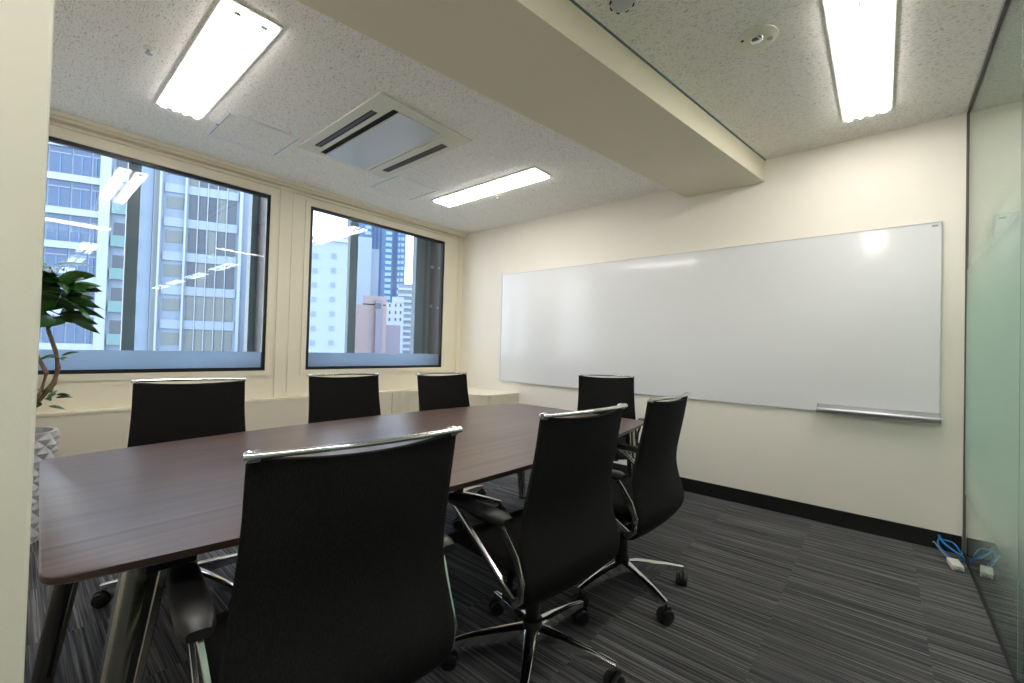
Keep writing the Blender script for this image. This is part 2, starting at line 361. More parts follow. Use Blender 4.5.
# low perimeter cabinet under the windows; it gets deeper towards the whiteboard
def counter_pts(ex):
    p = [(XW+.001, YN+.01), (-.715+ex, YN+.01)]
    p += [(-.715+ex, -.93)]
    for k in range(0, 13):
        t_ = k/12; s_ = t_*t_*(3-2*t_)
        p.append((-.715+ex+(.16+.715)*s_, -.93+.50*t_))
    p += [(.162+ex, -.002), (XW+.001, -.002)]
    return p
cab = tag(empty('perimeter_cabinet', (XW+.05, -2, 0)), 'low cream cabinet running under both windows, deeper near the whiteboard', 'cabinet')
inv = Vector((-(XW+.05), 2, 0))
def sh(p): return [(a+inv.x, c+inv.y) for a, c in p]
pp = counter_pts(-.006)
MB().prism(sh(pp), 0.0, .632).build('body', M['cabinet'], cab)
MB().prism(sh(counter_pts(0)), .632, .650, bev=.003).build('top', M['cream_metal'], cab)
for ys in (-1.02,):
    MB().box(-.7215+inv.x, -.7205+inv.x, ys-.002+inv.y, ys+.002+inv.y, .02, .63).build('panel_seam', M['ac_dark'], cab)

# ------------------------------------------------------------------ glass partition (right)
g = struct(empty('wall_right', (XG, -2, 0)))
joint = -1.312
for k, (a_, b_) in enumerate(((joint+.002, -.012), (-2.61, joint-.002), (-4.09, -2.614))):
    q = MB(); q.box(.0, .010, a_+2, b_+2, .006, HR-.004); q.build('glass_panel', M['partition'], g)
q = MB(); q.box(-.005, .015, YN+2, 2, 0, .010); q.build('floor_channel', M['dark_metal'], g)
q = MB(); q.box(-.006, .016, YN+2, 2, HR-.008, HR+.0); q.build('head_channel', M['grey_channel'], g)
q = MB(); q.box(-.006, .016, 2-.012, 2, .012, HR-.012); q.build('wall_channel', M['grey_channel'], g)
q = MB(); q.box(-.0005, .0105, joint-.0015+2, joint+.0015+2, .006, HR-.004); q.build('joint_seal', M['greyc'], g)
# office beyond the glass, seen dimly through and mirrored in the windows
struct(MB().box(XG-.0, 11.6, YN-2.5, 0, HR, HR+.12).build('ceiling', M['ceiling']))
struct(MB().box(11.5, 11.6, YN-2.5, 0, 0, HR).build('wall_office', M['office_wall']))
struct(MB().box(XG+.0, 11.6, YN-2.6, YN-2.5, 0, HR).build('wall_office', M['office_wall']))

# ------------------------------------------------------------------ ceiling lamps
def make_lamp():
    r = empty('ceiling_light')
    L_, Wd = 1.235, .206
    q = MB()
    for c in ((-L_/2-.012, L_/2+.012, -Wd/2-.012, -Wd/2), (-L_/2-.012, L_/2+.012, Wd/2, Wd/2+.012), (-L_/2-.012, -L_/2, -Wd/2, Wd/2), (L_/2, L_/2+.012, -Wd/2, Wd/2)):
        q.box(c[0], c[1], c[2], c[3], -.008, -.0005)
    q.build('frame', M['white_paint'], r)
    for s in (-1, 1):
        y0, y1 = sorted((s*.018, s*(Wd/2-.010)))
        q = MB(); q.box(-L_/2+.012, L_/2-.012, y0, y1, -.020, -.003); q.build('lamp_cover', M['lamp'], r)
        for e in (-1, 1):
            q = MB(); q.box(e*(L_/2-.03)-.012, e*(L_/2-.03)+.012, s*Wd/4-.014, s*Wd/4+.014, -.026, -.020, bev=.002); q.build('socket', M['lamp_gap'], r)
    MB().box(-L_/2+.001, L_/2-.001, -Wd/2+.001, Wd/2-.001, -.003, -.001).build('diffuser', M['lamp_dim'], r)
    q = MB(); q.box(-L_/2+.003, L_/2-.003, -.0025, .0025, -.021, -.0031); q.build('divider', M['lamp_gap'], r)
    return r
lamp0 = make_lamp()
lamps = [((.515, -3.022, HL), 0, 'twin-tube ceiling light on the low ceiling above the near end of the table'),
         ((.515, -.955, HL), 0, 'twin-tube ceiling light in front of the right-hand window'),
         ((3.095, -.948, HR), PI/2, 'twin-tube ceiling light beside the glass partition, nearest the whiteboard'),
         ((3.095, -3.42, HR), PI/2, 'twin-tube ceiling light overhead by the partition, mirrored at the whiteboard top right')]
for k, x in enumerate((5.1, 7.0, 8.9, 10.6)):
    w_ = ('nearest', 'second', 'third', 'farthest')[k]
    for y, nm in ((-2.87, 'row mirrored left of the mullion'), (-.93, 'row mirrored over the glazed building')):
        lamps.append(((x, y, HR), 0, 'office ceiling light beyond the partition, %s of the %s' % (w_, nm)))
for i, (p, rz, lb) in enumerate(lamps):
    o = lamp0 if i == 0 else copy_tree(lamp0)
    o.location = p; o.rotation_euler = (0, 0, rz); tag(o, lb, 'ceiling light', 'office ceiling lights' if i > 3 else 'meeting room ceiling lights')

# ------------------------------------------------------------------ air conditioner cassette
ac = tag(empty('air_conditioner', (.535, -2.02, HL)), 'cream ceiling cassette air conditioner with a pale centre grille and dark slots', 'air conditioner')
ox, oy = -.535, 2.02
q = MB()
X0, X1, Y0, Y1 = 0.005, 1.06, -2.362, -1.662
ys = [(-2.30, -2.252, .125, .865), (-2.222, -2.178, .045, .975), (-1.852, -1.822, .045, .975), (-1.765, -1.705, .135, .870)]
edges = [Y0] + [v for t_ in ys for v in t_[:2]] + [Y1]
for i in range(0, len(edges), 2):
    q.box(X0+ox, X1+ox, edges[i]+oy, edges[i+1]+oy, -.010, -.0005)
for a_, b_, c_, d_ in ys:
    q.box(X0+ox, c_+ox, a_+oy, b_+oy, -.010, -.0005); q.box(d_+ox, X1+ox, a_+oy, b_+oy, -.010, -.0005)
q.build('panel', M['ac_white'], ac)
MB().box(.045+ox, .975+ox, -2.176+oy, -1.854+oy, -.014, -.010, bev=.002).build('intake_grille', M['ac_grille'], ac)
for k, (a_, b_, c_, d_) in enumerate(ys):
    MB().box(c_+ox, d_+ox, a_+oy, b_+oy, -.004, -.001).build('slot', M['hole'] if k < 2 else (M['ac_white'] if k == 2 else M['ac_dark']), ac)
for a_, b_, c_, d_ in (ys[0], ys[3]):
    q = MB(); mt = Matrix.Translation(((c_+d_)/2+ox, (a_+b_)/2+oy, -.0075)) @ Matrix.Rotation(.2, 4, 'X')
    q.box(-(d_-c_)/2+.005, (d_-c_)/2-.005, -(b_-a_)*.36, (b_-a_)*.30, -.001, .001, mtx=mt); q.build('louvre', M['ac_dark'], ac)

# access hatches, sprinklers, downlight
def hatch(x0, x1, y0, y1, lb):
    cx, cy = (x0+x1)/2, (y0+y1)/2; r = tag(empty('access_hatch', (cx, cy, HL)), lb, 'access hatch', 'ceiling access hatches')
    t_ = .006; q = MB(); q.box(x0-cx, x1-cx, y0-cy, y1-cy, -.0012, -.0004)
    for gq in (0, .018):
        a, b_, c, d = x0+gq-cx, x1-gq-cx, y0+gq-cy, y1-gq-cy
        for z in ((a, a+t_, c, d), (b_-t_, b_, c, d)): q.box(z[0], z[1], z[2], z[3], -.004, -.001)
    nf = len(q.bm.faces)
    for z in ((a, b_, c, c+t_*.5), (a, b_, d-t_*.5, d)): q.box(z[0], z[1], z[2], z[3], -.0035, -.001)
    q.bm.faces.ensure_lookup_table()
    for f_ in q.bm.faces[nf:]: f_.material_index = 1
    q.build('rim', [M['white_gloss2'], M['greyc']], r)
    MB().box(x0+.024-cx, x1-.024-cx, y0+.024-cy, y1-.024-cy, -.002, -.0005).build('lid', M['ceiling'], r)
    if 'left' in lb: MB().lathe([(.006, -.004), (.008, -.003), (.008, -.002)], x1-.3-cx+.05, y0+.01-cy+.0, 10).build('screw', M['dark_metal'], r)
hatch(-.325, .142, -2.832, -2.385, 'square access hatch in the ceiling left of the air conditioner')
hatch(-.305, .146, -1.63, -1.175, 'square access hatch in the ceiling between air conditioner and window-side light')
def sprinkler(x, y, z, lb, big=False):
    r = tag(empty('sprinkler_head', (x, y, z)), lb, 'sprinkler', 'ceiling sprinkler heads')
    k = 1.0 if not big else 1.5
    MB().lathe([(.022*k, -.001), (.024*k, -.006), (.016*k, -.010), (.010*k, -.011)], n=20).build('escutcheon', M['ac_white'], r, 40)
    MB().lathe([(.008*k, -.008), (.008*k, -.024*k), (.015*k, -.026*k), (.015*k, -.029*k)], n=14).build('nozzle', M['alu'] if not big else M['dark_metal'], r, 40)
sprinkler(.477, -3.261, HL, 'small sprinkler cap on the low ceiling left of the near table light')
sprinkler(.477, -.764, HL, 'tiny sprinkler cap behind the light in front of the right window')
sp = tag(empty('smoke_detector', (2.345, -2.045, HR)), 'round grey detector with dark vents cut by the top edge of the photo', 'detector')
MB().lathe([(.055, -.001), (.058, -.012), (.045, -.030), (.03, -.034)], n=28).build('housing', M['white_edge'], sp, 40)
for k in range(8):
    a = k*PI/4; q = MB(); q.box(-.008, .008, -.004, .004, -.030, -.018); o = q.build('vent_slot', M['hole'], sp); o.location = (math.cos(a)*.047, math.sin(a)*.047, 0); o.rotation_euler = (0, 0, a+PI/2)
dl = tag(empty('emergency_downlight', (2.722, -1.444, HR)), 'round recessed emergency downlight on the high ceiling right of the beam', 'downlight')
MB().lathe([(.088, -.0005), (.088, -.004), (.080, -.007), (.03, -.0075)], n=36).build('trim_ring', M['ac_white'], dl, 40)
MB().lathe([(.030, -.007), (.028, -.012), (.020, -.018), (.008, -.021)], n=24).build('lens', M['chrome'], dl, 60)
MB().lathe([(.007, -.0075), (.006, -.011), (.003, -.012)], -.052, -.03, n=12).build('test_button', M['dark_metal'], dl, 60)
MB().lathe([(.013, -.0075), (.012, -.009), (.008, -.0085)], .05, .028, n=14).build('indicator', M['greyc'], dl, 60)

# ------------------------------------------------------------------ whiteboard
wb = tag(empty('whiteboard', (1.666, -.003, 1.363)), 'long white magnetic whiteboard covering most of the cream wall', 'whiteboard')
x0, x1, z0, z1 = -.118-1.666, 3.448-1.666, .758-1.363, 1.969-1.363
MB().box(x0+.004, x1-.004, -.012, 0, z0+.004, z1-.004).build('writing_surface', M['white_gloss'], wb)
q = MB()
for c in ((x0, x1, z0, z0+.005), (x0, x1, z1-.005, z1), (x0, x0+.005, z0+.005, z1-.005), (x1-.005, x1, z0+.005, z1-.005)): q.box(c[0], c[1], -.015, 0, c[2], c[3])
q.build('edge_frame', M['white_edge'], wb)
q = MB()
q.box(x1-.045, x1-.018, -.0135, -.012, z1-.028, z1-.018); q.build('corner_mark', M['greyc'], wb)
tr = tag(empty('marker_tray', (3.15, -.016, .78)), 'long rounded aluminium marker tray along the right bottom edge of the whiteboard', 'marker tray')
prof = [(-.001, .028), (-.006, .030), (-.014, .026), (-.05, .012), (-.062, .008), (-.068, -.004), (-.064, -.018), (-.05, -.027), (-.02, -.030), (-.001, -.030)]
q = MB(); q.loft([[Vector((x, p[0], p[1])) for p in prof] for x in (-.297, .290)])
q.build('tray', M['alu'], tr, 50)
q = MB(); q.loft([[Vector((x, p[0]*1.03, p[1]*1.06)) for p in prof] for x in (.290, .298)]); q.build('end_cap', M['greyc'], tr)
q = MB(); q.loft([[Vector((x, p[0]*1.03, p[1]*1.06)) for p in prof] for x in (-.305, -.297)]); q.build('end_cap', M['greyc'], tr)

# ------------------------------------------------------------------ conference table
TX, TY = 1.525, -2.32
tb = tag(empty('conference_table', (TX, TY, 0)), 'boat-shaped dark wood conference table with splayed polished metal legs', 'table')
def table_outline(hw_e=.545, hw_m=.668, hl=1.275, rad=.05):
    pts = []
    N = 14
    side = [(hw_e+(hw_m-hw_e)*(1-(2*k/N-1)**2), -hl+2*hl*k/N) for k in range(N+1)]
    # rounded corners: replace first/last point by an arc
    def arc(cx, cy, a0, a1): return [(cx+rad*math.cos(a0+(a1-a0)*k/7), cy+rad*math.sin(a0+(a1-a0)*k/7)) for k in range(8)]
    right = arc(hw_e-rad+.008, -hl+rad, -PI/2, -.12) + side[1:-1] + arc(hw_e-rad+.008, hl-rad, .12, PI/2)
    left = [(-x, y) for x, y in right][::-1]
    return [(x, y-.03*x) for x, y in right+left]
q = MB(); q.prism(table_outline(), .684, .700, bev=.003, mat_side=1); q.build('tabletop', [M['wood'], M['wood_edge']], tb, 30)
q = MB()
for s in (-1, 1): q.box(s*.3-.03, s*.3+.03, -1.02, 1.02, .63, .6835)
q.build('support_rail', M['dark_metal'], tb)
for e in (-1, 1):
    q = MB(); q.box(-.52, .52, e*1.10-.045, e*1.10+.045, .645, .673, bev=.004); q.build('cross_beam', M['dark_metal'], tb)
for sx_ in (-1, 1):
    for e in (-1, 1):
        xx = .495*sx_ if sx_ > 0 else -.405
        t0 = Vector((xx, e*1.14, .683)); t1 = Vector((xx, e*1.238, .012))
        q = MB()
        d_ = (t1-t0)
        # outer blade and inner rail with a slot between them
        q.blade([t0+Vector((0, e*.012, 0)), t1+Vector((0, e*.006, 0))], [.034, .030], [.044, .032], Vector((0, 1, 0)))
        lg = q.build('leg', M['leg_metal'], tb, 30)
        q = MB(); q.blade([t0+Vector((0, -e*.036, 0)), t1+Vector((0, -e*.024, 0))], [.030, .026], [.018, .014], Vector((0, 1, 0))); q.build('inner_rail', M['leg_metal'], lg, 30)
        q = MB(); q.blade([t0+Vector((0, -e*.018, 0)), t1+Vector((0, -e*.010, 0))], [.014, .014], [.022, .014], Vector((0, 1, 0))); q.build('slot_filler', M['plastic'], lg)
        q = MB(); q.box(xx-.018, xx+.018, t1.y-.03, t1.y+.03, 0, .014, bev=.004); q.build('foot', M['plastic'], lg)
        q = MB(); q.box(xx-.022, xx+.022, e*1.14-.05, e*1.14+.045, .662, .683, bev=.003); q.build('bracket', M['alu'], lg)

# ------------------------------------------------------------------ office chairs (forward = +X, origin under the gas column)
PROF = [(-.214, .928, .217), (-.205, .87, .217), (-.193, .80, .217), (-.176, .72, .220), (-.163, .65, .224), (-.160, .59, .230), (-.170, .53, .238), (-.186, .475, .243), (-.196, .43, .243), (-.190, .385, .238), (-.165, .35, .228), (-.12, .33, .215), (-.05, .325, .205)]
def prof_at(t):
    x = t*(len(PROF)-1); i = min(int(x), len(PROF)-2); f = x-i
    P = [PROF[max(0, min(len(PROF)-1, i+k))] for k in (-1, 0, 1, 2)]
    out = []
    for c in range(3):
        p0_, p1_, p2_, p3_ = (P[k][c] for k in range(4))
        out.append(.5*((2*p1_)+(-p0_+p2_)*f+(2*p0_-5*p1_+4*p2_-p3_)*f*f+(-p0_+3*p1_-3*p2_+p3_)*f**3))
    return out
def make_chair():
    r = empty('office_chair')
    # backrest shell
    def f(u, v, off=0.):
        x, z, hw = prof_at(v); y = (2*u-1); cup = .030*(1-y*y); 
        lower = max(0., min(1., (z-.33)/.12))
        top = max(0., 1-v*8)
        return Vector((x-cup*lower, y*hw, z-.014*(1-y*y)*top - (1-lower)*.012*(1-y*y)))
    q = MB(); q.grid(f, 18, 40)
    bk = q.build('backrest', M['fabric'], r, 60)
    so = bk.modifiers.new('thickness', 'SOLIDIFY'); so.thickness = .016; so.offset = 0
    bv = bk.modifiers.new('soft_edge', 'BEVEL'); bv.width = .004; bv.segments = 2; bv.limit_method = 'ANGLE'; bv.angle_limit = math.radians(50)
    # chrome grab rail across the top
    q = MB(); N = 14; pts = []; rr = []
    for k in range(N+1):
        y = -.223+.446*k/N; c = 1-(y/.223)**2
        pts.append((-.226-.028*c, y, .932+.002*c)); rr.append(.0078 if 0 < k < N else .0098)
    q.tube(pts, rr, 10, sy=.8, upd=Vector((0, 0, 1)))
    tr_ = q.build('grab_rail', M['chrome'], r, 50)
    for s in (-1, 1):
        q = MB(); q.box(-.228, -.208, s*.208-.013, s*.208+.013, .918, .940, bev=.006); q.build('rail_mount', M['chrome'], tr_, 40)
    # seat
    def seat_ring(x):
        t_ = (x+.17)/.45; hw = .232-.012*(2*t_-1)**2 - (.03 if t_ > .97 else 0); top = .462-.05*max(0, (t_-.72)/.28)**2+.006*(1-t_); bot = .415-.02*max(0, (t_-.75)/.25)
        ring = []
        for k in range(20):
            a = 2*PI*k/20; ca, sa = math.cos(a), math.sin(a)
            yy = hw*math.copysign(abs(ca)**.45, ca); zz = (top+bot)/2+(top-bot)/2*math.copysign(abs(sa)**.55, sa)
            ring.append(Vector((x, yy, zz-(.008*(1-(yy/hw)**2) if sa > 0 else 0))))
        return ring
    q = MB(); q.loft([seat_ring(-.17+.45*k/16) for k in range(17)]); q.build('seat', M['fabric'], r, 60)
    q = MB(); q.box(-.13, .20, -.16, .16, .385, .412, bev=.01); q.box(-.09, .12, -.07, .07, .335, .386, bev=.012); q.build('mechanism', M['plastic'], r, 40)
    q = MB(); q.tube([(.05, -.07, .375), (.05, -.19, .372), (.055, -.245, .362)], [.005, .005, .007], 8); q.build('lever', M['chrome'], r, 60)
    # arms
    for s in (-1, 1):
        q = MB(); U = Vector((0, 1, 0))
        # rear strut hugs the edge of the shell, front strut runs from the pad's tip to the shell's root
        q.blade([(-.098, s*.262, .590), (-.122, s*.256, .555), (-.158, s*.248, .50), (-.184, s*.250, .44), (-.178, s*.246, .385), (-.135, s*.232, .345)], [.026, .028, .028, .028, .026, .022], [.012]*6, U)
        q.blade([(.160, s*.264, .588), (.135, s*.262, .575), (.02, s*.256, .492), (-.09, s*.251, .410), (-.15, s*.246, .372)], [.018, .022, .022, .024, .024], [.012]*5, U)
        q.blade([(.155, s*.264, .590), (.03, s*.263, .592), (-.10, s*.262, .590)], [.016]*3, [.024]*3, U)
        q.tube([(.02, s*.04, .40), (-.08, s*.20, .385), (-.115, s*.238, .372)], [.014, .013, .012], 8)
        arm = q.build('armrest', M['chrome'], r, 45)
        rings = []
        for k in range(13):
            t_ = k/12; x = .180-.315*t_; hw = .033*(1-.18*abs(2*t_-1)**3); th = .012+.006*t_
            if k in (0, 12): hw *= .72; th *= .55
            zc = .604
            rings.append([Vector((x, s*.264+hw*math.copysign(abs(math.cos(a))**.6, math.cos(a)), zc+th*math.copysign(abs(math.sin(a))**.6, math.sin(a)))) for a in [2*PI*j/16 for j in range(16)]])
        q = MB(); q.loft(rings); q.build('arm_pad', M['pad'], arm, 60)
    # column and base
    q = MB(); q.lathe([(.036, .105), (.036, .15), (.027, .155), (.027, .25), (.022, .255), (.022, .34)], n=20); q.build('gas_column', M['plastic'], r, 40)
    q = MB(); q.lathe([(.040, .075), (.048, .085), (.048, .118), (.040, .126)], n=25)
    for k in range(5):
        a = 2*PI*k/5; c = Vector((math.cos(a), math.sin(a), 0)); U = Vector((-c.y, c.x, 0))
        q.blade([c*.03+Vector((0, 0, .103)), c*.12+Vector((0, 0, .100)), c*.22+Vector((0, 0, .092)), c*.305+Vector((0, 0, .080))], [.052, .044, .034, .024], [.050, .038, .029, .022], U)
    base = q.build('base', M['chrome'], r, 35)
    for k in range(5):
        a = 2*PI*k/5; q = MB()
        for s in (-1, 1): q.lathe([(.016, s*.006), (.028, s*.009), (.030, s*.014), (.028, s*.024), (.018, s*.027)], 0, .030, 20, 'Y')
        q.lathe([(.008, .05), (.008, .082)], .0, 0, 10)
        q.lathe([(.026, -.006), (.034, -.005), (.034, .005), (.026, .006)], 0, .034, 20, 'Y')
        ca = q.build('caster', M['plastic'], base, 50); ca.location = (math.cos(a)*.30, math.sin(a)*.30, 0); ca.rotation_euler = (0, 0, a+1.1+k*1.7)
    return r
chair0 = make_chair()
D = math.radians
chairs = [  # hub x, y, facing deg, base turn deg, label
    (2.163, -3.144, 172.8, 25, 'black high-back office chair nearest the camera, its back filling the lower middle'),
    (2.222, -2.385, 174, 14, 'black high-back office chair in the middle of the near side of the table'),
    (2.235, -1.700, 179, 45, 'black high-back office chair on the near side, closest to the whiteboard wall'),
    (.860, -3.115, -11, 22, 'black office chair by the windows, nearest the potted plant'),
    (.790, -2.290, -10, 10, 'black office chair in the middle of the window side of the table'),
    (.960, -1.600, -4, 30, 'black office chair by the right-hand window, beside the deep cabinet end'),
    (1.625, -.715, -56, 5, 'black office chair at the head of the table in front of the whiteboard')]
for i, (x, y, fa, ba, lb) in enumerate(chairs):
    o = chair0 if i == 0 else copy_tree(chair0)
    o.location = (x, y, 0); o.rotation_euler = (0, 0, D(fa)); tag(o, lb, 'chair', 'office chairs around the conference table')
    for ch in o.children:
        if ch.name.startswith('base'): ch.rotation_euler = (0, 0, D(ba-fa))

# ------------------------------------------------------------------ potted plant
PX, PY = -.40, -3.635
pl = tag(empty('potted_plant', (PX, PY, 0)), 'leafy green plant in a tall white faceted pot beside the left window', 'plant')
q = MB(); NS, NR = 22, 16; rings = []
for j in range(NR+1):
    t_ = j/NR; z = .0+.60*t_; R0 = .130+.047*t_
    rings.append([])
    for k in range(NS):
        R_ = R0+(0 if j in (0, NR) else (.016 if (j+k) % 2 == 0 else -.006))
        rings[-1].append((R_*math.cos(2*PI*k/NS), R_*math.sin(2*PI*k/NS), z))
vv = [[q.bm.verts.new(p) for p in rg] for rg in rings]
for j in range(NR):
    for k in range(NS):
        a_, b_ = vv[j], vv[j+1]; k2 = (k+1) % NS
        if (j+k) % 2 == 0: tris = (a_[k], a_[k2], b_[k]), (a_[k2], b_[k2], b_[k])
        else: tris = (a_[k], a_[k2], b_[k2]), (a_[k], b_[k2], b_[k])
        for tri in tris: q.bm.faces.new(tri)
q.bm.faces.new(vv[0][::-1])
inner = [q.bm.verts.new((p[0]*.90, p[1]*.90, .60)) for p in rings[-1]]; low = [q.bm.verts.new((p[0]*.88, p[1]*.88, .54)) for p in rings[-1]]
for k in range(NS):
    k2 = (k+1) % NS; q.bm.faces.new((vv[-1][k], vv[-1][k2], inner[k2], inner[k])); q.bm.faces.new((inner[k], inner[k2], low[k2], low[k]))
q.build('pot', M['pot'], pl)
MB().lathe([(.150, .54), (.150, .56), (.05, .568)], n=20).build('soil', M['soil'], pl)
q = MB(); random.seed(4)
q.tube([(0, 0, .55), (.01, .04, .66), (0, .09, .76), (0, .15, .86), (0, .165, .95), (0, .15, 1.05), (0, .12, 1.16), (0, .10, 1.28), (0, .09, 1.40)], [.016, .015, .014, .013, .012, .010, .009, .007, .004], 8)
q.tube([(0, .02, .60), (.02, .03, .72), (.02, .10, .80), (.01, .12, .92), (-.01, .08, 1.02), (-.02, .03, 1.15), (-.02, 0, 1.3)], [.014, .013, .012, .010, .009, .007, .004], 8)
q.build('stem', M['bark'], pl, 60)
q = MB()
def leaf(base, d, ln, wd):
    d = d.normalized(); s_ = d.cross(Vector((0, 0, 1))); s_ = s_.normalized() if s_.length > .01 else Vector((1, 0, 0)); n_ = s_.cross(d)
    ro = random.uniform(-1.3, 1.3); s_, n_ = s_*math.cos(ro)+n_*math.sin(ro), n_*math.cos(ro)-s_*math.sin(ro)
    prev = None
    for k in range(7):
        t_ = k/6; w_ = wd*math.sin(PI*min(1, t_*.93+.07))**.8*(1-.25*t_); c = base+d*ln*t_-Vector((0, 0, 1))*ln*.22*t_*t_
        row = [q.bm.verts.new(c-s_*w_+n_*w_*.25), q.bm.verts.new(c), q.bm.verts.new(c+s_*w_+n_*w_*.25)]
        if prev:
            for i in (0, 1): q.bm.faces.new((prev[i], prev[i+1], row[i+1], row[i]))
        prev = row
tips = [(t[0][0:1]+(t[0][1]+(.06 if t[0][2] > 1.1 else 0),)+t[0][2:], t[1]) for t in [((0, .11, 1.38), 12), ((0, .08, 1.43), 11), ((-.03, .0, 1.45), 9), ((0, .13, 1.30), 9), ((.03, .12, 1.34), 8), ((0, .08, 1.24), 8), ((-.02, -.03, 1.30), 9), ((0, .14, 1.24), 6), ((0, -.06, 1.42), 7), ((0, .06, 1.50), 5), ((0, .165, 1.0), 5), ((0, .15, .80), 7), ((.01, .12, .76), 5)]]
for (x, y, z), n_ in tips:
    for k in range(n_):
        a = 2*PI*k/n_+random.uniform(-.4, .4); el = random.uniform(-.35, .6)
        d_ = Vector((math.cos(a)*math.cos(el)*.9, math.sin(a)*math.cos(el), math.sin(el)))
        big = z > 1.1; ln = random.uniform(.13, .19) if big else random.uniform(.05, .085)
        leaf(Vector((x, y, z+random.uniform(-.03, .03)))+d_*.015, d_, ln, ln*.21)
q.build('leaves', M['leaf'], pl, 80)

# ------------------------------------------------------------------ cable and plug by the glass
cb = tag(empty('network_cable', (3.48, -.16, 0)), 'blue cables looping out of the corner by the glass partition', 'cable')
q = MB()
def cu(P):
    out = []
    P = [Vector(p)-Vector((3.48, -.16, 0)) for p in P]
    for i in range(len(P)-1):
        p0_, p1_, p2_, p3_ = P[max(0, i-1)], P[i], P[i+1], P[min(len(P)-1, i+2)]
        for k in range(6):
            f_ = k/6; out.append(.5*((2*p1_)+(-p0_+p2_)*f_+(2*p0_-5*p1_+4*p2_-p3_)*f_*f_+(-p0_+3*p1_-3*p2_+p3_)*f_**3))
    out.append(P[-1]); return out
q.tube(cu([(3.530, -.10, .006), (3.525, -.13, .05), (3.50, -.10, .085), (3.46, -.06, .078), (3.45, -.04, .085)]), .0042, 8)
q.tube(cu([(3.538, -.14, .006), (3.530, -.17, .04), (3.50, -.15, .055), (3.46, -.08, .07), (3.445, -.045, .095)]), .0055, 8)
q.tube(cu([(3.45, -.04, .085), (3.44, -.08, .05), (3.475, -.15, .02), (3.49, -.20, .018)]), .005, 8)
q.build('blue_lead', M['blue'], cb, 60)
q = MB(); q.tube(cu([(3.42, -.06, .05), (3.425, -.06, .055), (3.45, -.12, .03), (3.48, -.19, .012)]), .003, 8); q.build('grey_lead', M['greyc'], cb, 60)
pg = tag(empty('power_tap', (3.495, -.255, 0)), 'small white plug block lying on the carpet beside the glass partition', 'plug', None)
pg.rotation_euler = (0, 0, .12)
MB().box(-.024, .024, -.055, .055, 0.001, .030, bev=.004).build('body', M['plug'], pg)
for s in (-1, 1): MB().box(s*.010-.005, s*.010+.005, -.075, -.055, .009, .021, bev=.002).build('prong', M['alu'], pg)
MB().box(-.012, .012, -.058, -.0545, .008, .024).build('socket', M['greyc'], pg)

# ------------------------------------------------------------------ the street outside
def bmat(name, c, rough=.7, spec=.3): return mat(name, srgb(*c), rough, spec=spec)
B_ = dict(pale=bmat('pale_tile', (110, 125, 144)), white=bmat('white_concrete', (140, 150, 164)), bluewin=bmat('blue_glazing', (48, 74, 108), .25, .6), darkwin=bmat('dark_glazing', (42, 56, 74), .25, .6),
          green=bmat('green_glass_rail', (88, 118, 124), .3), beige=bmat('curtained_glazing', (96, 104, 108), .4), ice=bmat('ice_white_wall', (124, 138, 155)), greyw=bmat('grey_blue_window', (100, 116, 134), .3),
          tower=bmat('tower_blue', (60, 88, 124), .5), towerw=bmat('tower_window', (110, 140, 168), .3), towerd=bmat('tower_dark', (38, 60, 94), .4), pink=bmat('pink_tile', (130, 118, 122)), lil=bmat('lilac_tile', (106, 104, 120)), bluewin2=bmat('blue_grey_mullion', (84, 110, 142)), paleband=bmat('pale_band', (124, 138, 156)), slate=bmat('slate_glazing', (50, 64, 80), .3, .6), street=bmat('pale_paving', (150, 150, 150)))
def ray(px, py): return (fwd + rgt*((px-512)/FPX) + upv*((341.5-py)/FPX))
class Facade:
    """a building front standing on a vertical plane through P with direction az (from +Y)"""
    def __init__(s, name, P, az, label):
        s.P = Vector((P[0], P[1], 0)); s.u = Vector((math.sin(az), math.cos(az), 0)); s.n = Vector((s.u.y, -s.u.x, 0))
        if s.n.dot(CAMLOC-s.P) < 0: s.n = -s.n
        s.root = tag(empty(name, (P[0], P[1], -25)), label, 'building')
    def hit(s, px, py):
        v = ray(px, py); t = (s.P-CAMLOC).dot(s.n)/v.dot(s.n); q = CAMLOC+v*t; return ((q-s.P).dot(s.u), q.z)
    def block(s, name, u0, u1, z0, z1, d0, d1, m):
        """box from depth d0 (behind, negative) to d1 (towards the viewer)"""
        q = MB(); z0 += 25; z1 += 25
        f = lambda u, d, z: s.u*u + s.n*d + Vector((0, 0, z))
        q.loft([[f(u0, d0, z0), f(u1, d0, z0), f(u1, d1, z0), f(u0, d1, z0)], [f(u0, d0, z1), f(u1, d0, z1), f(u1, d1, z1), f(u0, d1, z1)]])
        return q.build(name, m, s.root)
# left office block and the glazed block share one street line
A = Facade('office_building', (-60, 3.7), D(25), 'pale blue office building with wide blue windows and green glass balconies, left behind the mullion')
U = lambda px, F=A, py=250: F.hit(px, py)[0]
zf = 0.1; FH = 3.42
uA0 = U(20); uA1 = U(151)
A.block('wall', uA0, uA1, -25, 30, -12, 0, B_['pale'])
for k in range(-2, 7):
    zb = .05+k*3.54
    for a_, b_ in ((28, 44), (46, 68), (70, 88), (90, 97)):
        A.block('window', U(a_), U(b_), zb+.42, zb+3.14, 0, .06, B_['bluewin'])
        A.block('window_rail', U(a_), U(b_), zb+2.45, zb+2.58, .06, .12, B_['pale'])
        A.block('window_mullion', (U(a_)+U(b_))/2-.05, (U(a_)+U(b_))/2+.05, zb+.42, zb+2.44, .06, .12, B_['bluewin2'])
    A.block('spandrel', uA0, U(100), zb-.36, zb+.36, 0, .3, B_['white'])
    A.block('balcony_opening', U(113), U(135), zb+1.55, zb+2.95, 0, .05, B_['darkwin'])
    A.block('balcony_rail', U(112), U(135), zb+.30, zb+1.5, 0, .5, B_['green'])
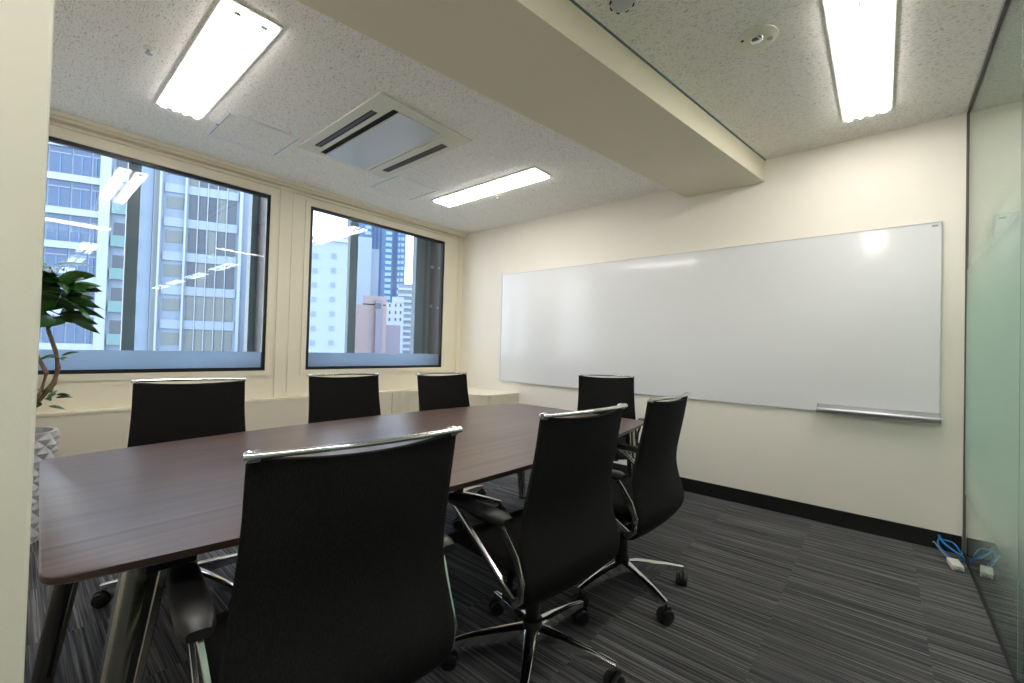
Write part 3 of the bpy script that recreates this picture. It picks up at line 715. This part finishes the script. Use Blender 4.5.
A.block('pilaster', U(99), U(110), -25, 30, 0, .5, B_['white'])
Bf = Facade('glazed_building', (-59.5, 3.7), D(25), 'pale building with grid windows and white vertical pipes, right part of the left window')
UB = lambda px: Bf.hit(px, 250)[0]
Bf.block('wall', UB(151.5), UB(262), -25, 30, -12, 0, B_['pale'])
for k in range(-2, 6):
    zb = 2.83+k*3.83
    Bf.block('side_window', UB(165), UB(182), zb-2.3, zb-.95, 0, .06, B_['beige'])
    for j in range(5):
        a_ = 188+j*9.6; Bf.block('window', UB(a_), UB(a_+8.6), zb+.55, zb+3.3, 0, .06, (B_['beige'], B_['darkwin'], B_['slate'], B_['slate'])[(k+j*3) % 4] if k > 0 else B_['beige'])
    Bf.block('floor_band', UB(163), UB(237), zb-.5, zb+.5, 0, .15, B_['paleband'])
for j in range(1, 5): Bf.block('mullion', UB(188+j*9.6-.9), UB(188+j*9.6-.1), -8, 26, .06, .25, B_['white'])
Bf.block('recess', UB(153), UB(157.5), -25, 30, 0, .1, B_['beige'])
for a_, w_ in ((159, 2.2), (184.5, 2), (239, 3)): Bf.block('pipe', UB(a_), UB(a_+w_), -25, 30, 0, .6, B_['white'])

def simple(name, dist, pxc, az, label, parts):
    v = ray(pxc, 345); h = Vector((v.x, v.y, 0)).normalized()*dist; F = Facade(name, (CAMLOC.x+h.x, CAMLOC.y+h.y), az, label)
    for (nm, xa, xb, yt, yb, d0, d1, m_) in parts:
        ua = F.hit(xa, 300)[0]; ub = F.hit(xb, 300)[0]; xm = (xa+xb)/2; zt = F.hit(xm, yt)[1]; zb = F.hit(xm, yb)[1] if yb is not None else -25
        F.block(nm, min(ua, ub), max(ua, ub), zb, zt, d0, d1, m_)
    return F
C_ = [('wall', 285, 351, 240, None, -10, 0, B_['ice'])]
for r_ in range(9):
    for cx_ in (314, 332.5):
        y_ = 256+r_*14.5; C_.append(('window', cx_-2.6, cx_+2.6, y_-2.6, y_+2.6, 0, .05, B_['greyw']))
C_.append(('parapet', 285, 351.5, 237, 240, -10, .2, B_['white']))
simple('hotel_building', 48, 325, D(28), 'icy white building with two columns of small square windows, left in the right-hand window', C_)
simple('slab_building', 105, 365, D(30), 'plain pale white slab building directly right of the middle mullion', [('wall', 340, 370, 236, None, -12, 0, B_['ice']), ('side_bay', 370, 378, 247, None, -12, -2, B_['pale'])])
T_ = [('wall', 345, 404, 150, None, -20, 0, B_['tower'])]
for r_ in range(20):
    y_ = 196+r_*5.9
    for a_, b_ in ((363, 369), (384, 390), (396.5, 398.5), (399.5, 402.5)):
        T_.append(('window', a_, b_, y_, y_+3.2, 0, .3, B_['towerw']))
for a_, b_ in ((370.5, 372.5), (374, 376), (378, 380), (391.5, 395.5)): T_.append(('dark_bay', a_, b_, 160, None, 0, .3, B_['towerd']))
simple('tower_building', 190, 380, D(35), 'tall blue residential tower rising out of the top of the right-hand window', T_)
simple('pink_building', 66, 360, D(30), 'low pinkish tiled building below the tower in the right-hand window', [('wall', 319, 387, 304, None, -9, 0, B_['pink']), ('raised_bay', 363, 387, 296, 304, -9, 0, B_['pink']), ('lilac_bay', 376, 383, 300, None, 0, .6, B_['lil']), ('window', 375, 381, 303.5, 309, .6, .65, B_['darkwin']), ('wing', 387, 402, 325, None, -9, -1, B_['lil'])])
WP = [('wall', 386, 404, 303, None, -7, 0, B_['white']), ('raised_bay', 392, 404, 297, 303, -7, 0, B_['white'])]
for r_ in range(3):
    for cx_ in (390, 396, 401): WP.append(('window', cx_-.8, cx_+.8, 304+r_*7, 307+r_*7, 0, .05, B_['darkwin']))
simple('white_building', 95, 396, D(35), 'small bright white building right of the pink one', WP)
G_ = [('wall', 398, 416, 284, None, -9, 0, B_['greyw'])]
for r_ in range(12): G_.append(('floor_band', 398, 416, 288+r_*6, 290.5+r_*6, 0, .4, B_['white']))
simple('grey_building', 130, 405, D(38), 'grey blue building with pale floor bands beside the right window stile', G_)
tag(MB().box(-400, -1.4, -200, 400, -25.3, -25.0).build('street', B_['street']), None, None, None, 'structure')
